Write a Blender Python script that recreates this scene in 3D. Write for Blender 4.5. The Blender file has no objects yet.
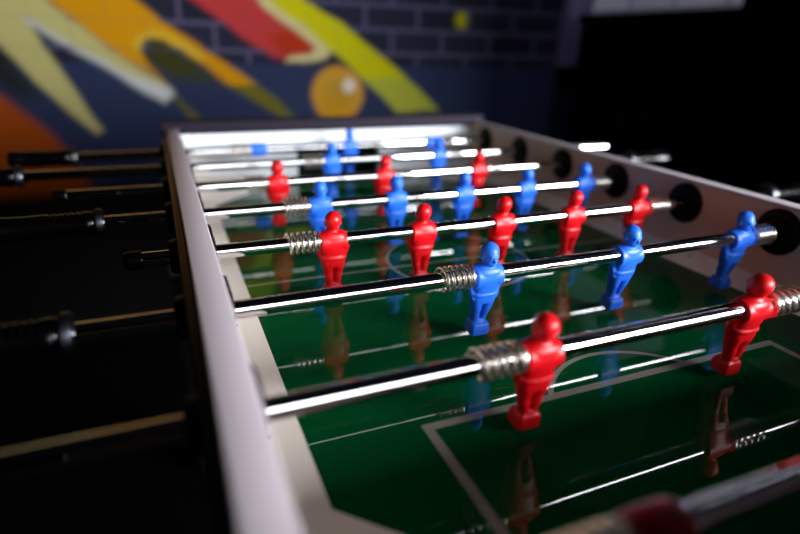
import bpy, bmesh, math, random
import numpy as np
from mathutils import Vector, Matrix
random.seed(7)
C = bpy.context.collection
SC = bpy.context.scene
PI = math.pi

# ------------------------------------------------------------------ dimensions (metres; z = 0 is the playing surface)
S = 0.15            # spacing of the rods
W = 0.6884          # inner width, flange to flange
H = 0.078           # height of the rod axis
XL, XR = -0.006, W + 0.006          # inner faces of the long side panels
Y0, Y1 = -0.075, 1.125              # inner faces of the end panels
ZT = 0.114          # top of the side panels
FLOOR = -0.80
YW = 2.05           # painted brick wall
RR = 0.008          # rod radius

# ------------------------------------------------------------------ materials
def srgb(r, g, b, k=1.0):
    f = lambda c: (c/255/12.92 if c/255 <= .04045 else ((c/255+.055)/1.055)**2.4)
    return (f(r)*k, f(g)*k, f(b)*k, 1)

def mat(name, col, rough=.5, metal=0., spec=.5, coat=0., noise=None, bump=None):
    m = bpy.data.materials.new(name); m.use_nodes = True
    nt = m.node_tree; b = nt.nodes['Principled BSDF']
    b.inputs['Base Color'].default_value = col if len(col) == 4 else (*col, 1)
    b.inputs['Roughness'].default_value = rough; b.inputs['Metallic'].default_value = metal
    b.inputs['Specular IOR Level'].default_value = spec
    b.inputs['Coat Weight'].default_value = coat; b.inputs['Coat Roughness'].default_value = .03
    if noise or bump:
        tc = nt.nodes.new('ShaderNodeTexCoord'); nz = nt.nodes.new('ShaderNodeTexNoise')
        nt.links.new(tc.outputs['Object'], nz.inputs['Vector'])
        sc, amt = (noise or bump); nz.inputs['Scale'].default_value = sc; nz.inputs['Detail'].default_value = 5
        if noise:
            rp = nt.nodes.new('ShaderNodeMapRange'); rp.inputs['To Min'].default_value = 1-amt; rp.inputs['To Max'].default_value = 1+amt
            nt.links.new(nz.outputs['Fac'], rp.inputs['Value'])
            mx = nt.nodes.new('ShaderNodeMix'); mx.data_type = 'RGBA'; mx.blend_type = 'MULTIPLY'; mx.inputs['Factor'].default_value = 1
            mx.inputs['A'].default_value = b.inputs['Base Color'].default_value
            nt.links.new(rp.outputs['Result'], mx.inputs['B']); nt.links.new(mx.outputs['Result'], b.inputs['Base Color'])
        if bump:
            bp = nt.nodes.new('ShaderNodeBump'); bp.inputs['Strength'].default_value = .25; bp.inputs['Distance'].default_value = amt
            nt.links.new(nz.outputs['Fac'], bp.inputs['Height']); nt.links.new(bp.outputs['Normal'], b.inputs['Normal'])
    return m

M = {}
M['cream'] = mat('cream laminate', (.58, .43, .30), .45, noise=(9, .05))
M['lilac'] = mat('painted lilac sky sheen', (.46, .405, .44), .42, noise=(9, .05))  # bluish sky light on the panel tops, put into the colour
M['ramp'] = mat('cream ramp board', (.86, .80, .72), .38, noise=(9, .04))
M['white'] = mat('white laminate', (.50, .54, .58), .45)
M['black'] = mat('black plastic', (.0005, .0005, .0006), .4, spec=.10)
M['blackwood'] = mat('black laminate', (.0006, .0006, .0008), .35, spec=.15)
M['rail'] = mat('black rail edging', (.008, .006, .012), .7, spec=.12)
M['chrome'] = mat('polished steel', (.80, .80, .83), .018, metal=1)
M['spring'] = mat('spring steel', (.84, .79, .72), .27, metal=1)
M['red'] = mat('red moulded plastic', (.50, .002, .006), .38, spec=.35)
M['blue'] = mat('blue moulded plastic', (.014, .120, .66), .44, spec=.35)
M['grip'] = mat('black rubber grip', (.0004, .0004, .0006), .2, spec=.2)
M['ferrule'] = mat('dull metal ferrule', (.035, .038, .045), .4, metal=1)
M['screw'] = mat('dark screw', (.05, .04, .035), .4, metal=.8)
M['darkgreen'] = mat('goal lining', (.004, .004, .004), .9, spec=.1)

def field_material():
    m = bpy.data.materials.new('glossy printed pitch'); m.use_nodes = True
    nt = m.node_tree; N = nt.nodes; b = N['Principled BSDF']
    tc = N.new('ShaderNodeTexCoord'); sp = N.new('ShaderNodeSeparateXYZ'); nt.links.new(tc.outputs['Object'], sp.inputs[0])
    def mth(op, a, bb=None, clamp=False):
        n = N.new('ShaderNodeMath'); n.operation = op; n.use_clamp = clamp
        for i, v in enumerate((a, bb)):
            if v is None: continue
            if isinstance(v, (int, float)): n.inputs[i].default_value = v
            else: nt.links.new(v, n.inputs[i])
        return n.outputs[0]
    x = mth('ABSOLUTE', mth('SUBTRACT', sp.outputs[0], W/2))
    y = mth('ABSOLUTE', mth('SUBTRACT', sp.outputs[1], .525))       # 0 at the halfway line, .600 at the goal line
    band = lambda d, w: mth('LESS_THAN', mth('ABSOLUTE', d), w)
    def box(hx, yy, w):                                             # |x| < hx and y > yy, outline only
        d = mth('MAXIMUM', mth('SUBTRACT', x, hx), mth('SUBTRACT', yy, y))
        return band(d, w)
    def ring(yc, r, w):
        d = mth('SQRT', mth('ADD', mth('MULTIPLY', x, x), mth('POWER', mth('ABSOLUTE', mth('SUBTRACT', y, yc)), 2)))
        return band(mth('SUBTRACT', d, r), w)
    lines = mth('MAXIMUM', box(.2085, .3375, .0042), box(.150, .478, .003))
    lines = mth('MAXIMUM', lines, mth('MULTIPLY', ring(.388, .098, .0026), mth('LESS_THAN', y, .337)))
    lines = mth('MAXIMUM', lines, band(y, .0022))
    lines = mth('MAXIMUM', lines, ring(0, .105, .0022))
    nz = N.new('ShaderNodeTexNoise'); nz.inputs['Scale'].default_value = 14; nz.inputs['Detail'].default_value = 4
    nt.links.new(tc.outputs['Object'], nz.inputs['Vector'])
    g = N.new('ShaderNodeMix'); g.data_type = 'RGBA'
    g.inputs['A'].default_value = (.0003, .068, .016, 1); g.inputs['B'].default_value = (.0006, .084, .021, 1)
    nt.links.new(nz.outputs['Fac'], g.inputs['Factor'])
    c = N.new('ShaderNodeMix'); c.data_type = 'RGBA'; c.inputs['B'].default_value = (.30, .28, .24, 1)
    nt.links.new(lines, c.inputs['Factor']); nt.links.new(g.outputs['Result'], c.inputs['A'])
    nt.links.new(c.outputs['Result'], b.inputs['Base Color'])
    b.inputs['Roughness'].default_value = .03; b.inputs['Specular IOR Level'].default_value = .18
    return m
M['field'] = field_material()

# ------------------------------------------------------------------ mesh helpers
def add_box(bm, x0, x1, y0, y1, z0, z1, bev=0, seg=2):
    vs = [bm.verts.new((x, y, z)) for x in (x0, x1) for y in (y0, y1) for z in (z0, z1)]
    fs = [bm.faces.new([vs[i] for i in q]) for q in ((0,1,3,2), (4,6,7,5), (0,4,5,1), (2,3,7,6), (0,2,6,4), (1,5,7,3))]
    if bev:
        es = {e for f in fs for e in f.edges}
        bmesh.ops.bevel(bm, geom=list(es), offset=bev, segments=seg, affect='EDGES', profile=.5)
def ring_loft(bm, rings, cap=True):
    rows = [[bm.verts.new(p) for p in r] for r in rings]
    n = len(rows[0])
    for a, b in zip(rows, rows[1:]):
        for i in range(n):
            bm.faces.new((a[i], a[(i+1) % n], b[(i+1) % n], b[i]))
    if cap:
        bm.faces.new(rows[0][::-1]); bm.faces.new(rows[-1])
def lathe_x(bm, prof, n=40, y=0, z=0):
    ring_loft(bm, [[(x, y+r*math.cos(2*PI*i/n), z+r*math.sin(2*PI*i/n)) for i in range(n)] for x, r in prof])
def tube(bm, pts, r, n=8):
    pts = [Vector(p) for p in pts]; rings = []; up = Vector((1, 0, .01)).normalized()
    for i, p in enumerate(pts):
        t = (pts[min(i+1, len(pts)-1)] - pts[max(i-1, 0)]).normalized()
        a = t.cross(up).normalized(); b = t.cross(a)
        rings.append([p + r*(a*math.cos(2*PI*k/n) + b*math.sin(2*PI*k/n)) for k in range(n)])
    ring_loft(bm, rings)
def obj(name, bm, m, parent=None, smooth=True, loc=None):
    bmesh.ops.recalc_face_normals(bm, faces=bm.faces)
    me = bpy.data.meshes.new(name); bm.to_mesh(me); bm.free()
    for k in (m if isinstance(m, (list, tuple)) else [m]): me.materials.append(k)
    if smooth:
        for p in me.polygons: p.use_smooth = True
        me.set_sharp_from_angle(angle=math.radians(38))
    o = bpy.data.objects.new(name, me); C.objects.link(o)
    if parent: o.parent = parent
    if loc: o.location = loc
    return o
def thing(name, label, cat, loc=(0, 0, 0), group=None):
    o = bpy.data.objects.new(name, None); C.objects.link(o); o.location = loc
    o.empty_display_size = .05
    o['label'] = label; o['category'] = cat
    if group: o['group'] = group
    return o
def struct(o): o['kind'] = 'structure'; return o
def copy_part(o, parent, loc=None):
    c = o.copy(); C.objects.link(c); c.parent = parent
    if loc: c.location = loc
    for ch in o.children:
        d = ch.copy(); C.objects.link(d); d.parent = c
    return c
def bake(o):
    """replace the object's mesh by its modified mesh"""
    dg = bpy.context.evaluated_depsgraph_get()
    me = bpy.data.meshes.new_from_object(o.evaluated_get(dg))
    o.modifiers.clear(); o.data = me
    return o
def drill(o, ys, x0, x1, r, z=H):
    """drill a row of holes along x through a panel"""
    bm = bmesh.new()
    for y in ys: lathe_x(bm, [(x0, r), (x1, r)], 24, y, z)
    bmesh.ops.recalc_face_normals(bm, faces=bm.faces)
    me = bpy.data.meshes.new('drill'); bm.to_mesh(me); bm.free()
    t = bpy.data.objects.new('drill', me); C.objects.link(t)
    md = o.modifiers.new('b', 'BOOLEAN'); md.operation = 'DIFFERENCE'; md.solver = 'EXACT'; md.object = t
    bpy.context.view_layer.update()
    bake(o); bpy.data.objects.remove(t)
    return o

# ------------------------------------------------------------------ the table (its Empty stands on the floor; parts are laid out in table coordinates)
TY = (Y0+Y1)/2
table = thing('foosball_table', 'football table with cream walls and glossy green pitch in the middle of the picture', 'foosball table', (W/2, TY, FLOOR))
OFF = Vector((-W/2, -TY, -FLOOR))
def tpart(name, bm, m, smooth=True, parent=None):
    o = obj(name, bm, m, parent or table, smooth)
    if parent is None: o.location = OFF
    return o
RODY = [-.012] + [k*S for k in range(1, 8)]

bm = bmesh.new(); add_box(bm, XL-.001, XR+.001, Y0-.001, Y1+.001, -.010, 0); tpart('playfield', bm, M['field'], False)
# long side panels: cream board with softly rounded top, black skin outside
for sx in (0, 1):
    X = (lambda v: v) if sx == 0 else (lambda v: W - v)
    bm = bmesh.new(); a, b = sorted((X(-.0300), X(XL))); add_box(bm, a, b, Y0-.020, Y1+.020, -.012, ZT-.0041)
    o = sp_ = tpart('side_panel', bm, M['cream'], False); drill(o, RODY, a-.01, b+.01, .0105)
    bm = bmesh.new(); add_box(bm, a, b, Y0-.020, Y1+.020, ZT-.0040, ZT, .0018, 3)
    e = obj('top_sheen', bm, M['lilac'], sp_); e['label'] = 'painted lilac sky sheen along the top of the wall'  # thin added strip, its lilac paints the sky's tint onto the cream panel
    bm = bmesh.new(); a, b = sorted((X(-.0375), X(-.0301))); add_box(bm, a, b, Y0-.045, Y1+.045, -.20, ZT-.0042, .0012, 2)
    o = tpart('outer_panel', bm, M['blackwood']); drill(o, RODY, a-.01, b+.01, .0105)
    # bearings
    for y in RODY:
        n = 44; bm = bmesh.new(); x0 = XL if sx == 0 else XR; d = 1 if sx == 0 else -1
        prof = [(0, .0310), (.0022, .0310), (.0038, .0295), (.0046, .0262), (.0046, .0190), (.0062, .0172), (.0066, .0150), (.0066, .0098), (0, .0098)]
        rows = [[bm.verts.new((x0+d*px, y+r*math.cos(2*PI*i/n), H+r*math.sin(2*PI*i/n))) for i in range(n)] for px, r in prof]
        for r0, r1 in zip(rows, rows[1:]+rows[:1]):
            for i in range(n): bm.faces.new((r0[i], r0[(i+1) % n], r1[(i+1) % n], r1[i]))
        fl = tpart('bearing_flange', bm, M['black'])
        for q in range(4):
            ang = PI/4 + q*PI/2; bm = bmesh.new()
            sy, sz = y+.0228*math.cos(ang), H+.0228*math.sin(ang)
            xa, xb = sorted((x0+d*.0044, x0+d*.0056)); lathe_x(bm, [(xa, .0030), (xb, .0026)], 12, sy, sz)
            obj('screw', bm, M['black'], fl)
        # ring nut outside
        bm = bmesh.new(); x0 = X(-.0376); d = -1 if sx == 0 else 1
        prof = [(0, .0190), (.007, .0180), (.009, .0160), (.009, .0098), (0, .0098)]
        rows = [[bm.verts.new((x0+d*px, y+r*math.cos(2*PI*i/24), H+r*math.sin(2*PI*i/24))) for i in range(24)] for px, r in prof]
        for r0, r1 in zip(rows, rows[1:]+rows[:1]):
            for i in range(24): bm.faces.new((r0[i], r0[(i+1) % 24], r1[(i+1) % 24], r1[i]))
        tpart('bearing_nut', bm, M['black'])
# end panels with goal mouth, black top rails
GX0, GX1, GZ = .243, W-.243, .066
for sy in (0, 1):
    Y = (lambda v: v) if sy == 1 else (lambda v: Y0 + Y1 - v)
    ya, yb = sorted((Y(Y1), Y(Y1+.020)))
    bm = bmesh.new()
    # one board: an arch-shaped ring of quads round the goal opening
    xs = [XL-.023, GX0, GX1, XR+.023]; zs = [-.012, GZ, .1015]
    v = {(i, j, k): bm.verts.new((xs[i], (ya, yb)[k], zs[j])) for i in range(4) for j in range(3) for k in (0, 1)}
    for i, j in ((0, 0), (2, 0), (0, 1), (1, 1), (2, 1)):
        for k in (0, 1): bm.faces.new([v[i, j, k], v[i+1, j, k], v[i+1, j+1, k], v[i, j+1, k]])
    loop = [(0, 0), (0, 1), (0, 2), (1, 2), (2, 2), (3, 2), (3, 1), (3, 0), (2, 0), (2, 1), (1, 1), (1, 0), (0, 0)]
    for p, q in zip(loop, loop[1:]): bm.faces.new([v[(*p, 0)], v[(*q, 0)], v[(*q, 1)], v[(*p, 1)]])
    tpart('end_panel', bm, M['white'], False)
    bm = bmesh.new(); a, b = sorted((Y(Y1-.003), Y(Y1+.040))); add_box(bm, -.040, W+.040, a, b, .1010, .1285, .004, 3)
    tpart('end_rail', bm, M['rail'])
    bm = bmesh.new(); a, b = sorted((Y(Y1+.0205), Y(Y1+.045))); add_box(bm, -.0300, GX0-.01, a, b, -.20, .1005); add_box(bm, GX1+.01, W+.0300, a, b, -.20, .1005); add_box(bm, GX0-.01, GX1+.01, a, b, -.20, -.08); add_box(bm, GX0-.01, GX1+.01, a, b, GZ+.01, .1005)
    tpart('outer_end_panel', bm, M['blackwood'], False)
    # goal box behind the mouth
    bm = bmesh.new(); y1, y2 = Y(Y1+.0202), Y(Y1+.11)
    t = .004
    for (p0, p1, q0, q1, r0, r1) in ((GX0-t, GX0, y1, y2, -.06, GZ+t), (GX1, GX1+t, y1, y2, -.06, GZ+t), (GX0-t, GX1+t, y1, y2, GZ, GZ+t), (GX0-t, GX1+t, y1, y2, -.064, -.06), (GX0-t, GX1+t, y2, y2+(t if sy else -t), -.064, GZ+t)):
        q0, q1 = sorted((q0, q1)); add_box(bm, p0, p1, q0, q1, r0, r1)
    tpart('goal_box', bm, M['darkgreen'], False)
# ramps: a strip along each side and a wedge in each corner
RX, CY = .0375, .1315
for sx in (0, 1):
    X = (lambda v: v) if sx == 0 else (lambda v: W - v)
    bm = bmesh.new(); y0, y1 = CY, Y0+Y1-CY
    ring_loft(bm, [[(X(XL), y, -.004), (X(RX), y, -.004), (X(RX), y, .0004), (X(XL), y, .0110)] for y in (y0, y1)])
    sr = tpart('side_ramp', bm, M['ramp'], False)
    for y in (.212, .4073, .60, .80):
        bm = bmesh.new(); lathe_x(bm, [(0, .0024), (.0008, .0022)], 12)
        s = obj('ramp_screw', bm, M['screw'], sr); s.rotation_euler = (0, -PI/2, 0) if sx == 0 else (0, -PI/2, 0)
        s.location = (X(.010), y, .0074)
    for sy in (0, 1):
        Y = (lambda v: v) if sy == 0 else (lambda v: Y0 + Y1 - v)
        bm = bmesh.new()
        top = [(XL, Y0, .021), (GX0, Y0, .0004), (RX, CY, .0004), (XL, CY, .0110)]
        tv = [bm.verts.new((X(x), Y(y), z)) for x, y, z in top]; bv = [bm.verts.new((X(x), Y(y), -.004)) for x, y, z in top]
        bm.faces.new((tv[0], tv[1], tv[2])); bm.faces.new((tv[0], tv[2], tv[3])); bm.faces.new(bv[::-1])
        for i in range(4): bm.faces.new((tv[i], tv[(i+1) % 4], bv[(i+1) % 4], bv[i]))
        tpart('corner_ramp', bm, M['ramp'], False)
# body and legs
bm = bmesh.new(); add_box(bm, -.0300, W+.0300, Y0-.040, Y1+.040, -.205, -.190); tpart('bottom_board', bm, M['blackwood'], False)
for x in (-.015, W+.015):
    for y in (Y0-.02, Y1+.02):
        bm = bmesh.new()
        d = .045
        ring_loft(bm, [[(x-d*k, y-d*k, z), (x+d*k, y-d*k, z), (x+d*k, y+d*k, z), (x-d*k, y+d*k, z)] for z, k in ((FLOOR+.02, .7), (FLOOR+.12, .72), (-.205, 1))])
        l = tpart('leg', bm, M['blackwood'], False)
        bm = bmesh.new(); lathe_x(bm, [(0, .028), (.016, .028), (.020, .022)], 24)
        f = obj('levelling_foot', bm, M['black'], l); f.rotation_euler = (0, -PI/2, 0); f.location = (x, y, FLOOR)

# ------------------------------------------------------------------ the moulded player (origin on the rod axis, facing -y)
def sup(hx, hy, z, n=28, e=2.4, cx=0, cy=0):
    out = []
    for i in range(n):
        t = 2*PI*i/n; c, s = math.cos(t), math.sin(t)
        out.append((cx+hx*math.copysign(abs(c)**(2/e), c), cy+hy*math.copysign(abs(s)**(2/e), s), z))
    return out
def ell(bm, cx, cy, cz, rx, ry, rz, n=24):
    rings = []
    for j in range(1, 14):
        a = -PI/2 + PI*j/14
        rings.append([(cx+rx*math.cos(a)*math.cos(2*PI*i/n), cy+ry*math.cos(a)*math.sin(2*PI*i/n), cz+rz*math.sin(a)) for i in range(n)])
    ring_loft(bm, rings)
def limb(bm, pts, n=14):
    P = [Vector(p[:3]) for p in pts]; rings = []
    for i, p in enumerate(pts):
        t = (P[min(i+1, len(P)-1)]-P[max(i-1, 0)]).normalized(); a = t.cross(Vector((0, 1, 0))).normalized(); b = a.cross(t)
        rings.append([P[i]+p[3]*(a*math.cos(2*PI*k/n)+b*math.sin(2*PI*k/n)) for k in range(n)])
    ring_loft(bm, rings); 
    for p in (pts[0], pts[-1]): ell(bm, *p[:3], p[3], p[3], p[3], 14)
def player_mesh():
    k = .001; bm = bmesh.new()
    # torso: a barrel moulded round the rod
    T = [(13.5, 5, 5), (11.5, 11, 7), (9.6, 15, 9.3), (6.4, 17.2, 11), (0, 17, 12.2), (-6, 16.8, 12), (-12, 15.6, 10.8), (-17, 14.6, 9.8), (-21.5, 14.4, 9.4)]
    ring_loft(bm, [sup(hx, hy, z, e=2.5) for z, hx, hy in T])
    ring_loft(bm, [[(x, 12.2*math.cos(2*PI*i/28), -1.5+12.0*math.sin(2*PI*i/28)) for i in range(28)] for x in (-15.5, 15.5)])
    # shirt hem, shorts
    ring_loft(bm, [sup(hx, hy, z, e=2.6) for z, hx, hy in ((-18.6, 15.6, 10.4), (-20.0, 16.2, 10.9), (-21.6, 16.2, 10.9), (-22.4, 15.2, 10.2))])
    ring_loft(bm, [sup(hx, hy, z, e=2.5) for z, hx, hy in ((-20, 15.2, 10.0), (-26, 15.0, 9.9), (-32, 13.8, 9.0))])
    # arms held against the body
    for s in (-1, 1):
        limb(bm, [(s*14.4, 0, 4.6, 4.2), (s*15.8, .3, -1, 4.2), (s*16.3, .6, -8, 4.0), (s*15.3, -.6, -15, 3.5), (s*13.9, -2.4, -21, 3.3), (s*13.0, -3.4, -25, 3.3)])
        # leg
        rings = [sup(hx, hy, z, n=20, e=2.2, cx=s*cx, cy=cy) for z, hx, hy, cx, cy in ((-26, 7.2, 9.2, 7.2, 0), (-34, 6.6, 8.2, 6.6, 0), (-40, 5.6, 7.0, 6.0, -.6), (-47, 4.9, 6.3, 5.3, .4), (-53, 4.2, 5.4, 4.6, .6), (-58, 4.2, 5.4, 4.4, .4))]
        ring_loft(bm, rings)
    # foot block
    ring_loft(bm, [sup(hx, hy, z, n=40, e=8, cy=cy) for z, hx, hy, cy in ((-57.2, 8.6, 7.2, -.5), (-58.4, 10.0, 8.6, -.8), (-63, 10.6, 9.6, -1), (-70.3, 10.9, 10.0, -1), (-71.5, 9.9, 9.2, -1))])
    ring_loft(bm, [sup(hx, hy, z, n=20, e=2.2, cy=cy) for z, hx, hy, cy in ((-53.5, 7.2, 5.8, .4), (-57.6, 8.6, 7.0, 0))])
    # neck and head
    ring_loft(bm, [sup(6.6, 6.2, 7, e=2), sup(5.6, 5.6, 11, e=2), sup(6.2, 6.2, 15, e=2)])
    ell(bm, 0, .4, 23.6, 9.0, 10.2, 11.8)
    ell(bm, 0, -1.8, 19.0, 7.8, 8.4, 9.2)           # jaw
    ell(bm, 0, 1.6, 25.6, 9.6, 10.0, 9.9)         # hair
    ell(bm, 0, -10.1, 20.6, 1.7, 2.2, 3.0, 12)      # nose
    ell(bm, 0, -8.6, 15.6, 3.0, 1.7, 1.1, 12)       # mouth
    ell(bm, 0, -9.4, 24.6, 6.0, 1.7, 1.2, 14)       # brow
    for s in (-1, 1):
        ell(bm, s*9.2, .6, 21.2, 1.6, 2.6, 3.3, 12)  # ears
        ell(bm, s*3.5, -8.9, 22.2, 1.6, 1.2, 1.0, 10)
    # collar and sleeve seams, shirt placket
    ring_loft(bm, [sup(8.6, 7.4, 11.2, e=2), sup(8.3, 7.2, 12.6, e=2), sup(7.0, 6.4, 13.2, e=2)])
    bmesh.ops.scale(bm, vec=(k, k, k), verts=bm.verts)
    bmesh.ops.recalc_face_normals(bm, faces=bm.faces)
    me = bpy.data.meshes.new('player'); bm.to_mesh(me); bm.free()
    o = bpy.data.objects.new('player', me); C.objects.link(o)
    r = o.modifiers.new('r', 'REMESH'); r.mode = 'VOXEL'; r.voxel_size = .00075
    s = o.modifiers.new('s', 'SMOOTH'); s.iterations = 7; s.factor = .5
    bpy.context.view_layer.update(); bake(o)
    me = o.data; bpy.data.objects.remove(o)
    for p in me.polygons: p.use_smooth = True
    return me
PM = player_mesh()
PMESH = {}
for c in ('red', 'blue'):
    m2 = PM.copy(); m2.name = c + ' player'; m2.materials.clear(); m2.materials.append(M[c]); PMESH[c] = m2

def spring_mesh(bm, x0, x1, turns, r=.0119, wr=.0017):
    n = int(turns*20); pts = []
    for i in range(n+1):
        t = i/n; a = 2*PI*turns*t
        pts.append((x0+(x1-x0)*t, r*math.cos(a), r*math.sin(a)))
    tube(bm, pts, wr, 8)

ORD = {5: ['leftmost', 'second from left', 'middle', 'second from right', 'rightmost'], 3: ['leftmost', 'middle', 'rightmost'], 2: ['left-hand', 'right-hand'], 1: ['only']}
def rod(k, label, colour, men, tilt, x0, x1, handle, springs=(), collars=(), caps=(), handle_at=None, hlen=.115, tilts=None):
    t = thing('foosball_rod', label, 'foosball rod', (W/2, RODY[k], H), 'steel rods across the table')
    def part(name, bm, m, x=0, par=None):
        o = obj(name, bm, m, par or t)
        o.location = (-W/2+x, 0, 0) if par is None else (0, 0, 0)
        return o
    bm = bmesh.new(); lathe_x(bm, [(x0, RR), (x1, RR)], 64); part('steel_bar', bm, M['chrome'])
    for i, x in enumerate(men):
        o = bpy.data.objects.new('player_figure', PMESH[colour]); C.objects.link(o); o.parent = t
        o.location = (x-W/2, 0, 0)
        tl = math.radians(tilts[i] if tilts else tilt)
        o.rotation_euler = (tl, 0, PI if colour == 'red' else 0)
        if colour == 'red': o.rotation_euler = Matrix.Rotation(tl, 3, 'X').to_4x4().to_3x3().__matmul__(Matrix.Rotation(PI, 3, 'Z')).to_euler()
        o['label'] = f'{ORD[len(men)][i]} {colour} plastic player on this rod'
    for (a, b, tn) in springs:
        bm = bmesh.new(); spring_mesh(bm, a, b, tn); part('spring', bm, M['spring'])
        bm = bmesh.new(); e = b if abs(b-min(men, key=lambda m: abs(m-b))) < abs(a-min(men, key=lambda m: abs(m-a))) else a
        d = 1 if e == b else -1
        xa, xb = sorted((e, e+d*.0014)); lathe_x(bm, [(xa, .0128), (xb, .0128)], 32); part('washer', bm, M['spring'])
    for x in collars:
        bm = bmesh.new(); L, R = .0180, .0138
        lathe_x(bm, [(-L, .0085), (-L+.0004, .0100), (-L+.002, .0120), (-L+.005, .0133), (-.004, R), (.004, R), (L-.005, .0133), (L-.002, .0120), (L-.0004, .0100), (L, .0085)], 40)
        c = part('stop_collar', bm, M[colour], x); c['label'] = f'{colour} plastic stop collar clamped on the rod'
        bm = bmesh.new(); bmesh.ops.create_cone(bm, cap_ends=True, segments=12, radius1=.0022, radius2=.0022, depth=.003, matrix=Matrix.Translation((0, .0128, 0)) @ Matrix.Rotation(PI/2, 4, 'X'))
        s = obj('set_screw', bm, M['screw'], c)
    for (x, d) in caps:
        bm = bmesh.new(); a, b = sorted((x-d*.012, x+d*.006))
        pr = [(x-d*.012, .0098), (x+d*.002, .0098), (x+d*.005, .0085), (x+d*.006, .005)]
        lathe_x(bm, pr if d > 0 else pr[::-1], 32); part('end_cap', bm, M['black'])
    if handle:
        d = handle; x = handle_at
        # octagonal waisted grip with ribs at its inner end
        L = hlen; prof = [(0, .0125), (.004, .0150), (.010, .0152)]
        for q in range(6):
            b = .014+q*.0062; prof += [(b, .0150), (b+.0012, .0136), (b+.0030, .0136), (b+.0042, .0150)]
        prof += [(.058, .0150), (.075, .0146), (L-.022, .0150), (L-.012, .0162), (L-.004, .0160), (L, .0120)]
        pr = [(x+d*p, r) for p, r in prof]
        bm = bmesh.new(); lathe_x(bm, pr if d > 0 else pr[::-1], 24); h = part('handle', bm, M['grip'])
        bm = bmesh.new(); pr = [(x-d*.009, .0105), (x-d*.008, .0165), (x-d*.005, .0178), (x-d*.001, .0178), (x+d*.001, .0150)]
        lathe_x(bm, pr if d > 0 else pr[::-1], 32); f = obj('handle_collar', bm, M['ferrule'], h); f['label'] = 'grey metal ring at the inner end of the grip'
    return t

rod(0, 'chrome rod nearest the camera, its red stop collar cut by the bottom edge', 'red', [.405], 12, -.150, .960, 1, [(.085, .1390, 7), (.601, .652, 7)], (.1590, .5680), [(-.150, -1)], .955)
rod(1, 'chrome rod with two red players, second from the camera', 'red', [.2085, .4420], 6, -.165, .900, 1, [(.152, .1885, 4.7), (.4645, .514, 5.5)], (), [(-.165, -1)], .895)
rod(2, 'chrome rod with three blue players facing the camera, the sharpest in the picture', 'blue', [.2510, .4365, .6195], 9, -.240, .830, -1, [(.1985, .2300, 5), (.6415, .674, 5)], (), [(.830, 1)], -.128)
rod(3, 'chrome rod with five red players seen from behind, a spring left of them', 'red', [.1320, .2475, .3640, .4795, .5965], 2, -.085, .990, 1, [(.078, .1120, 5), (.6180, .652, 5)], (), [(-.085, -1)], .880)
rod(4, 'chrome rod with five blue players just behind the five red ones', 'blue', [.1570, .2730, .3880, .5045, .6210], 4, -.235, .800, -1, [(.105, .1370, 5), (.6420, .672, 5)], (), [(.800, 1)], -.126)
rod(5, 'chrome rod with three red players beyond the five blue ones', 'red', [.1260, .3125, .5000], 3, -.187, .980, 1, [(.0760, .1060, 5), (.5200, .553, 5)], (), [(-.187, -1)], .868, .10)
rod(6, 'chrome rod with two blue players near the far goal, bare tip past the right wall', 'blue', [.2605, .4910], 3, -.350, .935, -1, [(.205, .2400, 5), (.5120, .547, 5)], (), [], -.262)
rod(7, 'farthest chrome rod with one blue goalkeeper between two blue stop collars', 'blue', [.3450], 3, -.290, .760, -1, [(.0890, .1265, 6), (.5640, .602, 6)], (.1440, .5465), [(.760, 1)], -.200, .10)

# ------------------------------------------------------------------ the room
X0R, X1R, Y0R, ZC = -2.6, 4.6, -2.3, 1.9
bm = bmesh.new(); add_box(bm, X0R-.1, X1R+.1, Y0R-.1, YW+.1, FLOOR-.1, FLOOR); struct(obj('floor', bm, mat('dark floor', (.0015, .0015, .0015), .9, spec=0, noise=(3, .3)), smooth=False))
bm = bmesh.new(); add_box(bm, X0R-.1, X1R+.1, Y0R-.1, YW+.1, ZC, ZC+.1); struct(obj('ceiling', bm, mat('dark ceiling', (.0015, .0015, .002), .9, spec=0), smooth=False))
dark = mat('dark painted wall', (.002, .002, .003), .8, spec=0, noise=(4, .2))
bm = bmesh.new(); add_box(bm, X0R-.1, X0R, Y0R-.1, YW+.1, FLOOR, ZC); struct(obj('wall_left', bm, mat('ochre painted wall', (.05, .022, .002), .8, spec=0, noise=(4, .2)), smooth=False))
bm = bmesh.new(); add_box(bm, X1R, X1R+.1, Y0R-.1, YW+.1, FLOOR, ZC); struct(obj('wall_right', bm, dark, smooth=False))

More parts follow.
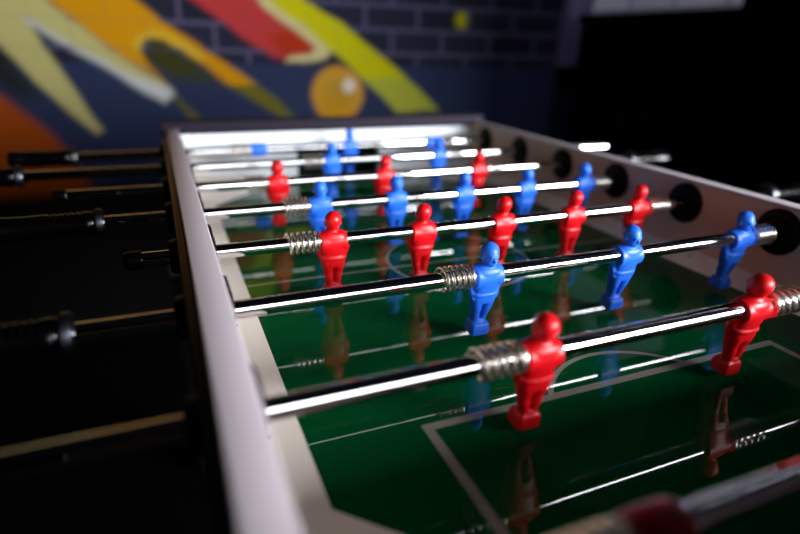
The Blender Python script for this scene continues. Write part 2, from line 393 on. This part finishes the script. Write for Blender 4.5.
# the mural: colours of the spray paint in wall coordinates (x, z)
POLY = {
'cream': [(-0.571, 0.479), (-0.355, 0.44), (-0.313, 0.376), (-0.24, 0.315), (-0.131, 0.223), (0.007, 0.124), (0.01, 0.097), (-0.018, 0.077), (-0.06, 0.107), (-0.145, 0.169), (-0.253, 0.24), (-0.382, 0.327), (-0.363, 0.285), (-0.32, 0.181), (-0.222, -0.018), (-0.246, -0.03), (-0.334, 0.071), (-0.397, 0.143), (-0.47, 0.253), (-0.589, 0.4)],
'edge': [(-0.389, 0.333), (-0.365, 0.320), (-0.25, 0.246), (-0.136, 0.178), (-0.082, 0.155), (-0.03, 0.135), (0.012, 0.118), (0.017, 0.1), (-0.016, 0.073), (-0.067, 0.101), (-0.146, 0.163), (-0.254, 0.23), (-0.383, 0.319)],
'orange': [(-0.321, 0.392), (-0.376, 0.466), (-0.129, 0.482), (-0.065, 0.4), (0.001, 0.342), (0.121, 0.264), (0.25, 0.175), (0.382, 0.08), (0.444, 0.019), (0.387, 0.021), (0.217, 0.123), (0.115, 0.208), (0.06, 0.252), (0.01, 0.283), (-0.03, 0.288), (-0.063, 0.275), (-0.07, 0.247), (-0.054, 0.202), (0.012, 0.11), (0.1, 0.019), (0.069, 0.02), (-0.001, 0.117), (-0.051, 0.176), (-0.131, 0.223), (-0.24, 0.315)],
'arch': [(-0.077, 0.24), (-0.089, 0.265), (-0.07, 0.29), (-0.028, 0.307), (0.021, 0.302), (0.076, 0.272), (0.13, 0.228), (0.115, 0.211), (0.06, 0.252), (0.01, 0.283), (-0.03, 0.288), (-0.06, 0.275), (-0.07, 0.247)],
'olive': [(-0.054, 0.247), (-0.051, 0.272), (-0.028, 0.282), (0.009, 0.277), (0.06, 0.246), (0.114, 0.198), (0.194, 0.137), (0.126, 0.144), (0.011, 0.157), (-0.04, 0.19)],
'red': [(0.02, 0.492), (0.276, 0.509), (0.343, 0.407), (0.44, 0.339), (0.55, 0.27), (0.518, 0.241), (0.427, 0.222), (0.369, 0.235), (0.259, 0.3), (0.17, 0.368), (0.092, 0.419)],
'redlow': [(0.366, 0.306), (0.44, 0.332), (0.543, 0.273), (0.503, 0.245), (0.427, 0.226), (0.384, 0.256)],
'redrim': [(0.269, 0.509), (0.309, 0.512), (0.389, 0.403), (0.477, 0.347), (0.574, 0.278), (0.6, 0.254), (0.572, 0.228), (0.502, 0.213), (0.419, 0.215), (0.435, 0.233), (0.511, 0.245), (0.535, 0.27), (0.44, 0.332), (0.343, 0.401)],
'yellow': [(0.276, 0.516), (0.413, 0.525), (0.499, 0.428), (0.649, 0.346), (0.835, 0.217), (0.948, 0.13), (1.064, 0.032), (0.875, 0.027), (0.76, 0.122), (0.676, 0.197), (0.57, 0.274), (0.441, 0.359), (0.345, 0.433)],
'orangelow': [(-1.9, 0.05), (-1.2, 0.30), (-0.669, 0.262), (-0.501, 0.104), (-0.436, 0.04), (-0.384, -0.019), (-0.348, -0.077), (-0.312, -0.155), (-0.259, -0.26), (-0.791, -0.252), (-2.3, -.25)],
'olivelow': [(-0.65, 0.344), (-0.471, 0.25), (-0.427, 0.174), (-0.389, 0.112), (-0.449, 0.088), (-0.496, 0.125), (-0.669, 0.262)],
'upcream': [(-.571, .479), (-.355, .44), (-.45, .75), (-.80, 1.0), (-1.1, .9)],
'uporange': [(-.376, .466), (-.129, .482), (-.35, .85), (-.9, 1.35), (-2.2, 1.45), (-2.3, .6), (-1.5, .95), (-.80, 1.0), (-.45, .75)],
'upred': [(.02, .492), (.276, .509), (.1, .85), (-.3, 1.2), (-.6, 1.3), (-.2, .9)],
'upyellow': [(.276, .516), (.413, .525), (.2, .95), (-.3, 1.5), (-.6, 1.6), (.0, 1.0)],
}
KW = 0.275
PAINT = [   # name, colour, soft edge, opacity
 ('upcream', srgb(190,182,110,KW), .014, 1), ('uporange', srgb(205,140,10,KW), .014, 1), ('upred', srgb(175,50,48,KW), .014, 1), ('upyellow', srgb(200,196,8,KW), .014, 1),
 ('olivelow', srgb(30,34,10,KW), .05, .8), ('orangelow', srgb(165,72,14,KW), .022, 1),
 ('orange', srgb(206,144,10,KW), .012, 1), ('olive', srgb(60,62,16,KW), .03, .85), ('arch', srgb(212,180,50,KW), .014, .9),
 ('cream', srgb(192,184,118,KW), .012, 1), ('edge', srgb(205,208,212,KW), .016, .95),
 ('red', srgb(184,58,58,KW), .012, 1), ('redlow', srgb(172,50,22,KW), .02, .9), ('yellow', srgb(200,196,8,KW), .010, 1), ('redrim', srgb(208,198,140,KW), .010, 1)]
def sdist(P, poly):
    """signed distance to a polygon, negative inside"""
    d = np.full(len(P), 1e9); ins = np.zeros(len(P), bool); n = len(poly)
    for i in range(n):
        a = np.array(poly[i]); b = np.array(poly[(i+1) % n]); e = b-a; w = P-a
        t = np.clip((w@e)/(e@e), 0, 1); d = np.minimum(d, np.hypot(*(w-t[:, None]*e).T))
        c = ((a[1] <= P[:, 1]) & (b[1] > P[:, 1])) | ((b[1] <= P[:, 1]) & (a[1] > P[:, 1]))
        xi = a[0]+(P[:, 1]-a[1])*e[0]/(e[1] if abs(e[1]) > 1e-9 else 1e-9)
        ins ^= c & (P[:, 0] < xi)
    return np.where(ins, -d, d)
gx = np.unique(np.concatenate([np.linspace(X0R, -.9, 70), np.linspace(-.9, 1.4, 240), np.linspace(1.4, X1R, 60)]))
gz = np.unique(np.concatenate([np.linspace(FLOOR, -.3, 16), np.linspace(-.3, .55, 100), np.linspace(.55, ZC, 50)]))
nx, nz = len(gx), len(gz)
GXm, GZm = np.meshgrid(gx, gz, indexing='ij'); P = np.stack([GXm.ravel(), GZm.ravel()], 1)
rng = np.random.default_rng(3)
upper = np.clip((P[:, 1]-.20)/.012, 0, 1)
col = np.outer(1-upper, srgb(44, 53, 84, KW)[:3]) + np.outer(upper, srgb(36, 38, 56, KW)[:3])
low = np.clip((-.20-P[:, 1])/.05, 0, 1)[:, None]
PB = P + .003*np.stack([np.sin(P[:, 1]*31)+np.sin(P[:, 0]*47), np.sin(P[:, 0]*37)+np.sin(P[:, 1]*53)], 1)*.5
paint = np.zeros(len(P))
for nm, cc, soft, op in PAINT:
    al = op*np.clip(.5 - sdist(PB, POLY[nm])/(2*soft), 0, 1); al = al*al*(3-2*al)
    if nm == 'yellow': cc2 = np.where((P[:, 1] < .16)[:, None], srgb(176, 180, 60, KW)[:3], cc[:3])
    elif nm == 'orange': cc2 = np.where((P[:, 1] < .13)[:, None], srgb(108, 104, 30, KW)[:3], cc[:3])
    else: cc2 = np.tile(cc[:3], (len(P), 1))
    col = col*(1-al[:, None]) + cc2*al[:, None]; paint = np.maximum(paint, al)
def blob(cx, cz, r, cc, soft, op=1):
    global col
    al = op*np.clip(.5-(np.hypot(P[:, 0]-cx, P[:, 1]-cz)-r)/(2*soft), 0, 1)[:, None]; col = col*(1-al)+np.array(cc[:3])*al
blob(.618, .100, .104, srgb(206, 150, 44, KW), .012); blob(.618, .100, .062, srgb(168, 140, 52, KW), .03, .7); blob(.600, .045, .05, srgb(196, 140, 20, KW), .03, .7)
blob(.664, .132, .026, srgb(226, 214, 200, KW), .010)
blob(1.148, .385, .032, srgb(196, 186, 12, KW), .010)
col = col*(1-low) + np.array([.0008, .0008, .001])*low       # black skirting board paint below the mural
me = bpy.data.meshes.new('wall_back')
verts = [(float(x), YW, float(z)) for x in gx for z in gz]
faces = [(i*nz+j, (i+1)*nz+j, (i+1)*nz+j+1, i*nz+j+1) for i in range(nx-1) for j in range(nz-1)]
me.from_pydata(verts, [], faces)
ca = me.color_attributes.new('paint', 'FLOAT_COLOR', 'POINT')
ca.data.foreach_set('color', np.concatenate([col, np.ones((len(P), 1))], 1).astype(np.float32).ravel())
cb = me.attributes.new('brick', 'FLOAT', 'POINT'); cb.data.foreach_set('value', (upper*(1-.93*paint)).astype(np.float32))
m = bpy.data.materials.new('painted brick'); m.use_nodes = True; nt = m.node_tree; b = nt.nodes['Principled BSDF']
at = nt.nodes.new('ShaderNodeAttribute'); at.attribute_name = 'paint'
ab = nt.nodes.new('ShaderNodeAttribute'); ab.attribute_name = 'brick'
tc = nt.nodes.new('ShaderNodeTexCoord'); sp = nt.nodes.new('ShaderNodeSeparateXYZ'); nt.links.new(tc.outputs['Object'], sp.inputs[0])
cm = nt.nodes.new('ShaderNodeCombineXYZ')
for i, (ax, off) in enumerate(((0, -.729+.222*30), (2, -.338+.0876*31))):
    ad = nt.nodes.new('ShaderNodeMath'); ad.operation = 'ADD'; ad.inputs[1].default_value = off
    nt.links.new(sp.outputs[ax], ad.inputs[0]); nt.links.new(ad.outputs[0], cm.inputs[i])
def bricks(nt, vec, c1, c2, mo, w=.222, h=.0876, ms=.008):
    bt = nt.nodes.new('ShaderNodeTexBrick'); nt.links.new(vec, bt.inputs['Vector'])
    bt.inputs['Scale'].default_value = 1; bt.inputs['Brick Width'].default_value = w; bt.inputs['Row Height'].default_value = h
    bt.inputs['Mortar Size'].default_value = ms; bt.inputs['Mortar Smooth'].default_value = .3
    bt.inputs['Color1'].default_value = c1; bt.inputs['Color2'].default_value = c2; bt.inputs['Mortar'].default_value = mo
    return bt
bt = bricks(nt, cm.outputs[0], (.8, .8, .8, 1), (1.15, 1.15, 1.15, 1), (1, 1, 1, 1))
mu = nt.nodes.new('ShaderNodeMix'); mu.data_type = 'RGBA'; mu.blend_type = 'MULTIPLY'
nt.links.new(ab.outputs['Fac'], mu.inputs['Factor']); nt.links.new(at.outputs['Color'], mu.inputs['A']); nt.links.new(bt.outputs['Color'], mu.inputs['B'])
mf = nt.nodes.new('ShaderNodeMath'); mf.operation = 'MULTIPLY'; nt.links.new(bt.outputs['Fac'], mf.inputs[0]); nt.links.new(ab.outputs['Fac'], mf.inputs[1])
mm = nt.nodes.new('ShaderNodeMix'); mm.data_type = 'RGBA'; mm.inputs['B'].default_value = srgb(84, 80, 108, KW)
nt.links.new(mf.outputs[0], mm.inputs['Factor']); nt.links.new(mu.outputs['Result'], mm.inputs['A'])
nt.links.new(mm.outputs['Result'], b.inputs['Base Color']); b.inputs['Roughness'].default_value = .85; b.inputs['Specular IOR Level'].default_value = .03
me.materials.append(m)
wb = bpy.data.objects.new('wall_back', me); C.objects.link(wb); struct(wb)

# return wall of white brick on the right, with a lavender post at its inner end
m = bpy.data.materials.new('white brick'); m.use_nodes = True; nt = m.node_tree; b = nt.nodes['Principled BSDF']
tc = nt.nodes.new('ShaderNodeTexCoord'); sp = nt.nodes.new('ShaderNodeSeparateXYZ'); nt.links.new(tc.outputs['Object'], sp.inputs[0])
cm = nt.nodes.new('ShaderNodeCombineXYZ'); nt.links.new(sp.outputs[1], cm.inputs[0]); nt.links.new(sp.outputs[2], cm.inputs[1])
bt = bricks(nt, cm.outputs[0], (.62, .63, .72, 1), (.80, .80, .86, 1), (.30, .30, .38, 1))
nt.links.new(bt.outputs['Color'], b.inputs['Base Color']); b.inputs['Roughness'].default_value = .7
bm = bmesh.new(); add_box(bm, 1.76, 1.90, .30, YW-.001, FLOOR, ZC); struct(obj('wall_return', bm, m, smooth=False))
bm = bmesh.new(); add_box(bm, 1.64, 1.76, YW-.05, YW-.001, .215, ZC); struct(obj('trim_1', bm, mat('lavender painted trim', (.085, .072, .15), .6), smooth=False))

# black furniture in the dark on the right
blackp = mat('matt black board', (.0006, .0006, .0007), .9, spec=0)
def cabinet(name, label, cat, x0, x1, y0, y1, z1, doors):
    t = thing(name, label, cat, ((x0+x1)/2, (y0+y1)/2, FLOOR))
    o = Vector((-(x0+x1)/2, -(y0+y1)/2, -FLOOR))
    def pt(n, bm, m, par=None):
        q = obj(n, bm, m, par or t)
        if par is None: q.location = o
        return q
    bm = bmesh.new(); add_box(bm, x0, x1, y0, y1, FLOOR+.06, z1-.03, .003); pt('carcass', bm, blackp)
    bm = bmesh.new(); add_box(bm, x0-.015, x1, y0-.01, y1+.01, z1-.0299, z1, .004); pt('top_board', bm, blackp)
    bm = bmesh.new(); add_box(bm, x0+.03, x1, y0+.02, y1-.02, FLOOR, FLOOR+.0599); pt('plinth', bm, blackp)
    w = (y1-y0-.02)/doors
    for i in range(doors):
        a = y0+.01+i*w; bm = bmesh.new(); add_box(bm, x0-.018, x0-.0005, a+.002, a+w-.002, FLOOR+.07, z1-.035, .003); d = pt('door', bm, blackp)
        yh = a+w-.05 if i % 2 == 0 else a+.05
        bm = bmesh.new(); tube(bm, [(x0-.018, yh, z1-.46), (x0-.035, yh, z1-.455), (x0-.035, yh, z1-.345), (x0-.018, yh, z1-.34)], .004); pt('door_handle', bm, M['black'], d)
cabinet('low_cupboard', 'long black cupboard in the dark against the white brick wall', 'cupboard', 1.62, 1.755, 1.10, 1.88, .420, 2)
cabinet('tall_cupboard', 'tall black cupboard at the right edge, nearer than the long low one', 'cupboard', 1.52, 1.755, .32, 1.085, 1.55, 2)

# window wall behind the camera: a wide opening full of daylight
WX0, WXM, WX1, WZ0, WZ1 = .12, 1.75, 4.1, -.40, 1.55
for nm, bx in (('wall_front', None),):
    bm = bmesh.new()
    xs = [X0R-.1, WX0, WX1, X1R+.1]; zs = [FLOOR, WZ0, WZ1, ZC]; ya, yb = Y0R-.12, Y0R
    v = {(i, j, k): bm.verts.new((xs[i], (ya, yb)[k], zs[j])) for i in range(4) for j in range(4) for k in (0, 1)}
    for i in range(3):
        for j in range(3):
            if (i, j) == (1, 1): continue
            for k in (0, 1): bm.faces.new([v[i, j, k], v[i+1, j, k], v[i+1, j+1, k], v[i, j+1, k]])
    q = [(1, 1), (2, 1), (2, 2), (1, 2), (1, 1)]
    for p1, p2 in zip(q, q[1:]): bm.faces.new([v[(*p1, 0)], v[(*p2, 0)], v[(*p2, 1)], v[(*p1, 1)]])
    struct(obj(nm, bm, dark, smooth=False))
bm = bmesh.new(); t = .05
add_box(bm, WX0, WX0+t, Y0R-.10, Y0R-.03, WZ0, WZ1); add_box(bm, WX1-t, WX1, Y0R-.10, Y0R-.03, WZ0, WZ1)
add_box(bm, WX0+t, WX1-t, Y0R-.10, Y0R-.03, WZ0, WZ0+t); add_box(bm, WX0+t, WX1-t, Y0R-.10, Y0R-.03, WZ1-t, WZ1)
add_box(bm, WXM-.03, WXM+.03, Y0R-.10, Y0R-.03, WZ0+t, WZ1-t)
struct(obj('window_1', bm, M['blackwood'], smooth=False))

def area(name, loc, rot, sx, sy, power, colr):
    l = bpy.data.lights.new(name, 'AREA'); l.shape = 'RECTANGLE'; l.size = sx; l.size_y = sy; l.energy = power; l.color = colr
    o = bpy.data.objects.new(name, l); C.objects.link(o); o.location = loc; o.rotation_euler = rot
    return o
for a, b, rad in ((WX0-.03, WXM, 4.5), (WXM, WX1+.03, 47.0)):     # left light set dimmer, right one brighter, to shape the shade across the table
    area('window_daylight', ((a+b)/2, Y0R-.16, (WZ0+WZ1)/2), (PI/2, 0, 0), b-a, WZ1-WZ0+.1, rad*PI*(b-a)*(WZ1-WZ0+.1), (.95, .96, 1.0))
# -> area lights shine along their local -z; rotated so that this is +y

# added fill spot without a fixture, brightens the white brick on the right
l = bpy.data.lights.new('brick_fill', 'SPOT'); l.energy = 15; l.spot_size = math.radians(44); l.spot_blend = .6; l.color = (.78, .82, 1.0); l.shadow_soft_size = 0
o = bpy.data.objects.new('brick_fill', l); C.objects.link(o); o.location = (1.05, 1.35, 1.7)
o.rotation_euler = (Vector((1.76, 1.6, .42))-o.location).to_track_quat('-Z', 'Y').to_euler()

w = bpy.data.worlds.new('World'); SC.world = w; w.use_nodes = True
w.node_tree.nodes['Background'].inputs[0].default_value = (.5, .6, .8, 1); w.node_tree.nodes['Background'].inputs[1].default_value = .3

# ------------------------------------------------------------------ camera
yaw, pit, roll, f = .40505, -.38333, .02992, 557.42
fw = Vector((math.sin(yaw)*math.cos(pit), math.cos(yaw)*math.cos(pit), math.sin(pit)))
r0 = Vector((math.cos(yaw), -math.sin(yaw), 0)); u0 = r0.cross(fw)
r = math.cos(roll)*r0 + math.sin(roll)*u0; u = -math.sin(roll)*r0 + math.cos(roll)*u0
cam = bpy.data.cameras.new('camera'); co = bpy.data.objects.new('camera', cam); C.objects.link(co)
co.matrix_world = Matrix.Translation((-.03841, -.15022, .29554)) @ Matrix((r, u, -fw)).transposed().to_4x4()
cam.sensor_width = 36; cam.sensor_fit = 'HORIZONTAL'; cam.lens = f*36/800; cam.clip_start = .01; cam.clip_end = 50
cam.dof.use_dof = True; cam.dof.focus_distance = .575; cam.dof.aperture_fstop = 1.8
SC.camera = co
SC.view_settings.view_transform = 'Standard'; SC.view_settings.look = 'None'; SC.view_settings.gamma = 1; SC.view_settings.exposure = .85
SC.view_settings.use_curve_mapping = False
SC.cycles.use_denoising = True
SC.cycles.max_bounces = 8; SC.cycles.glossy_bounces = 5
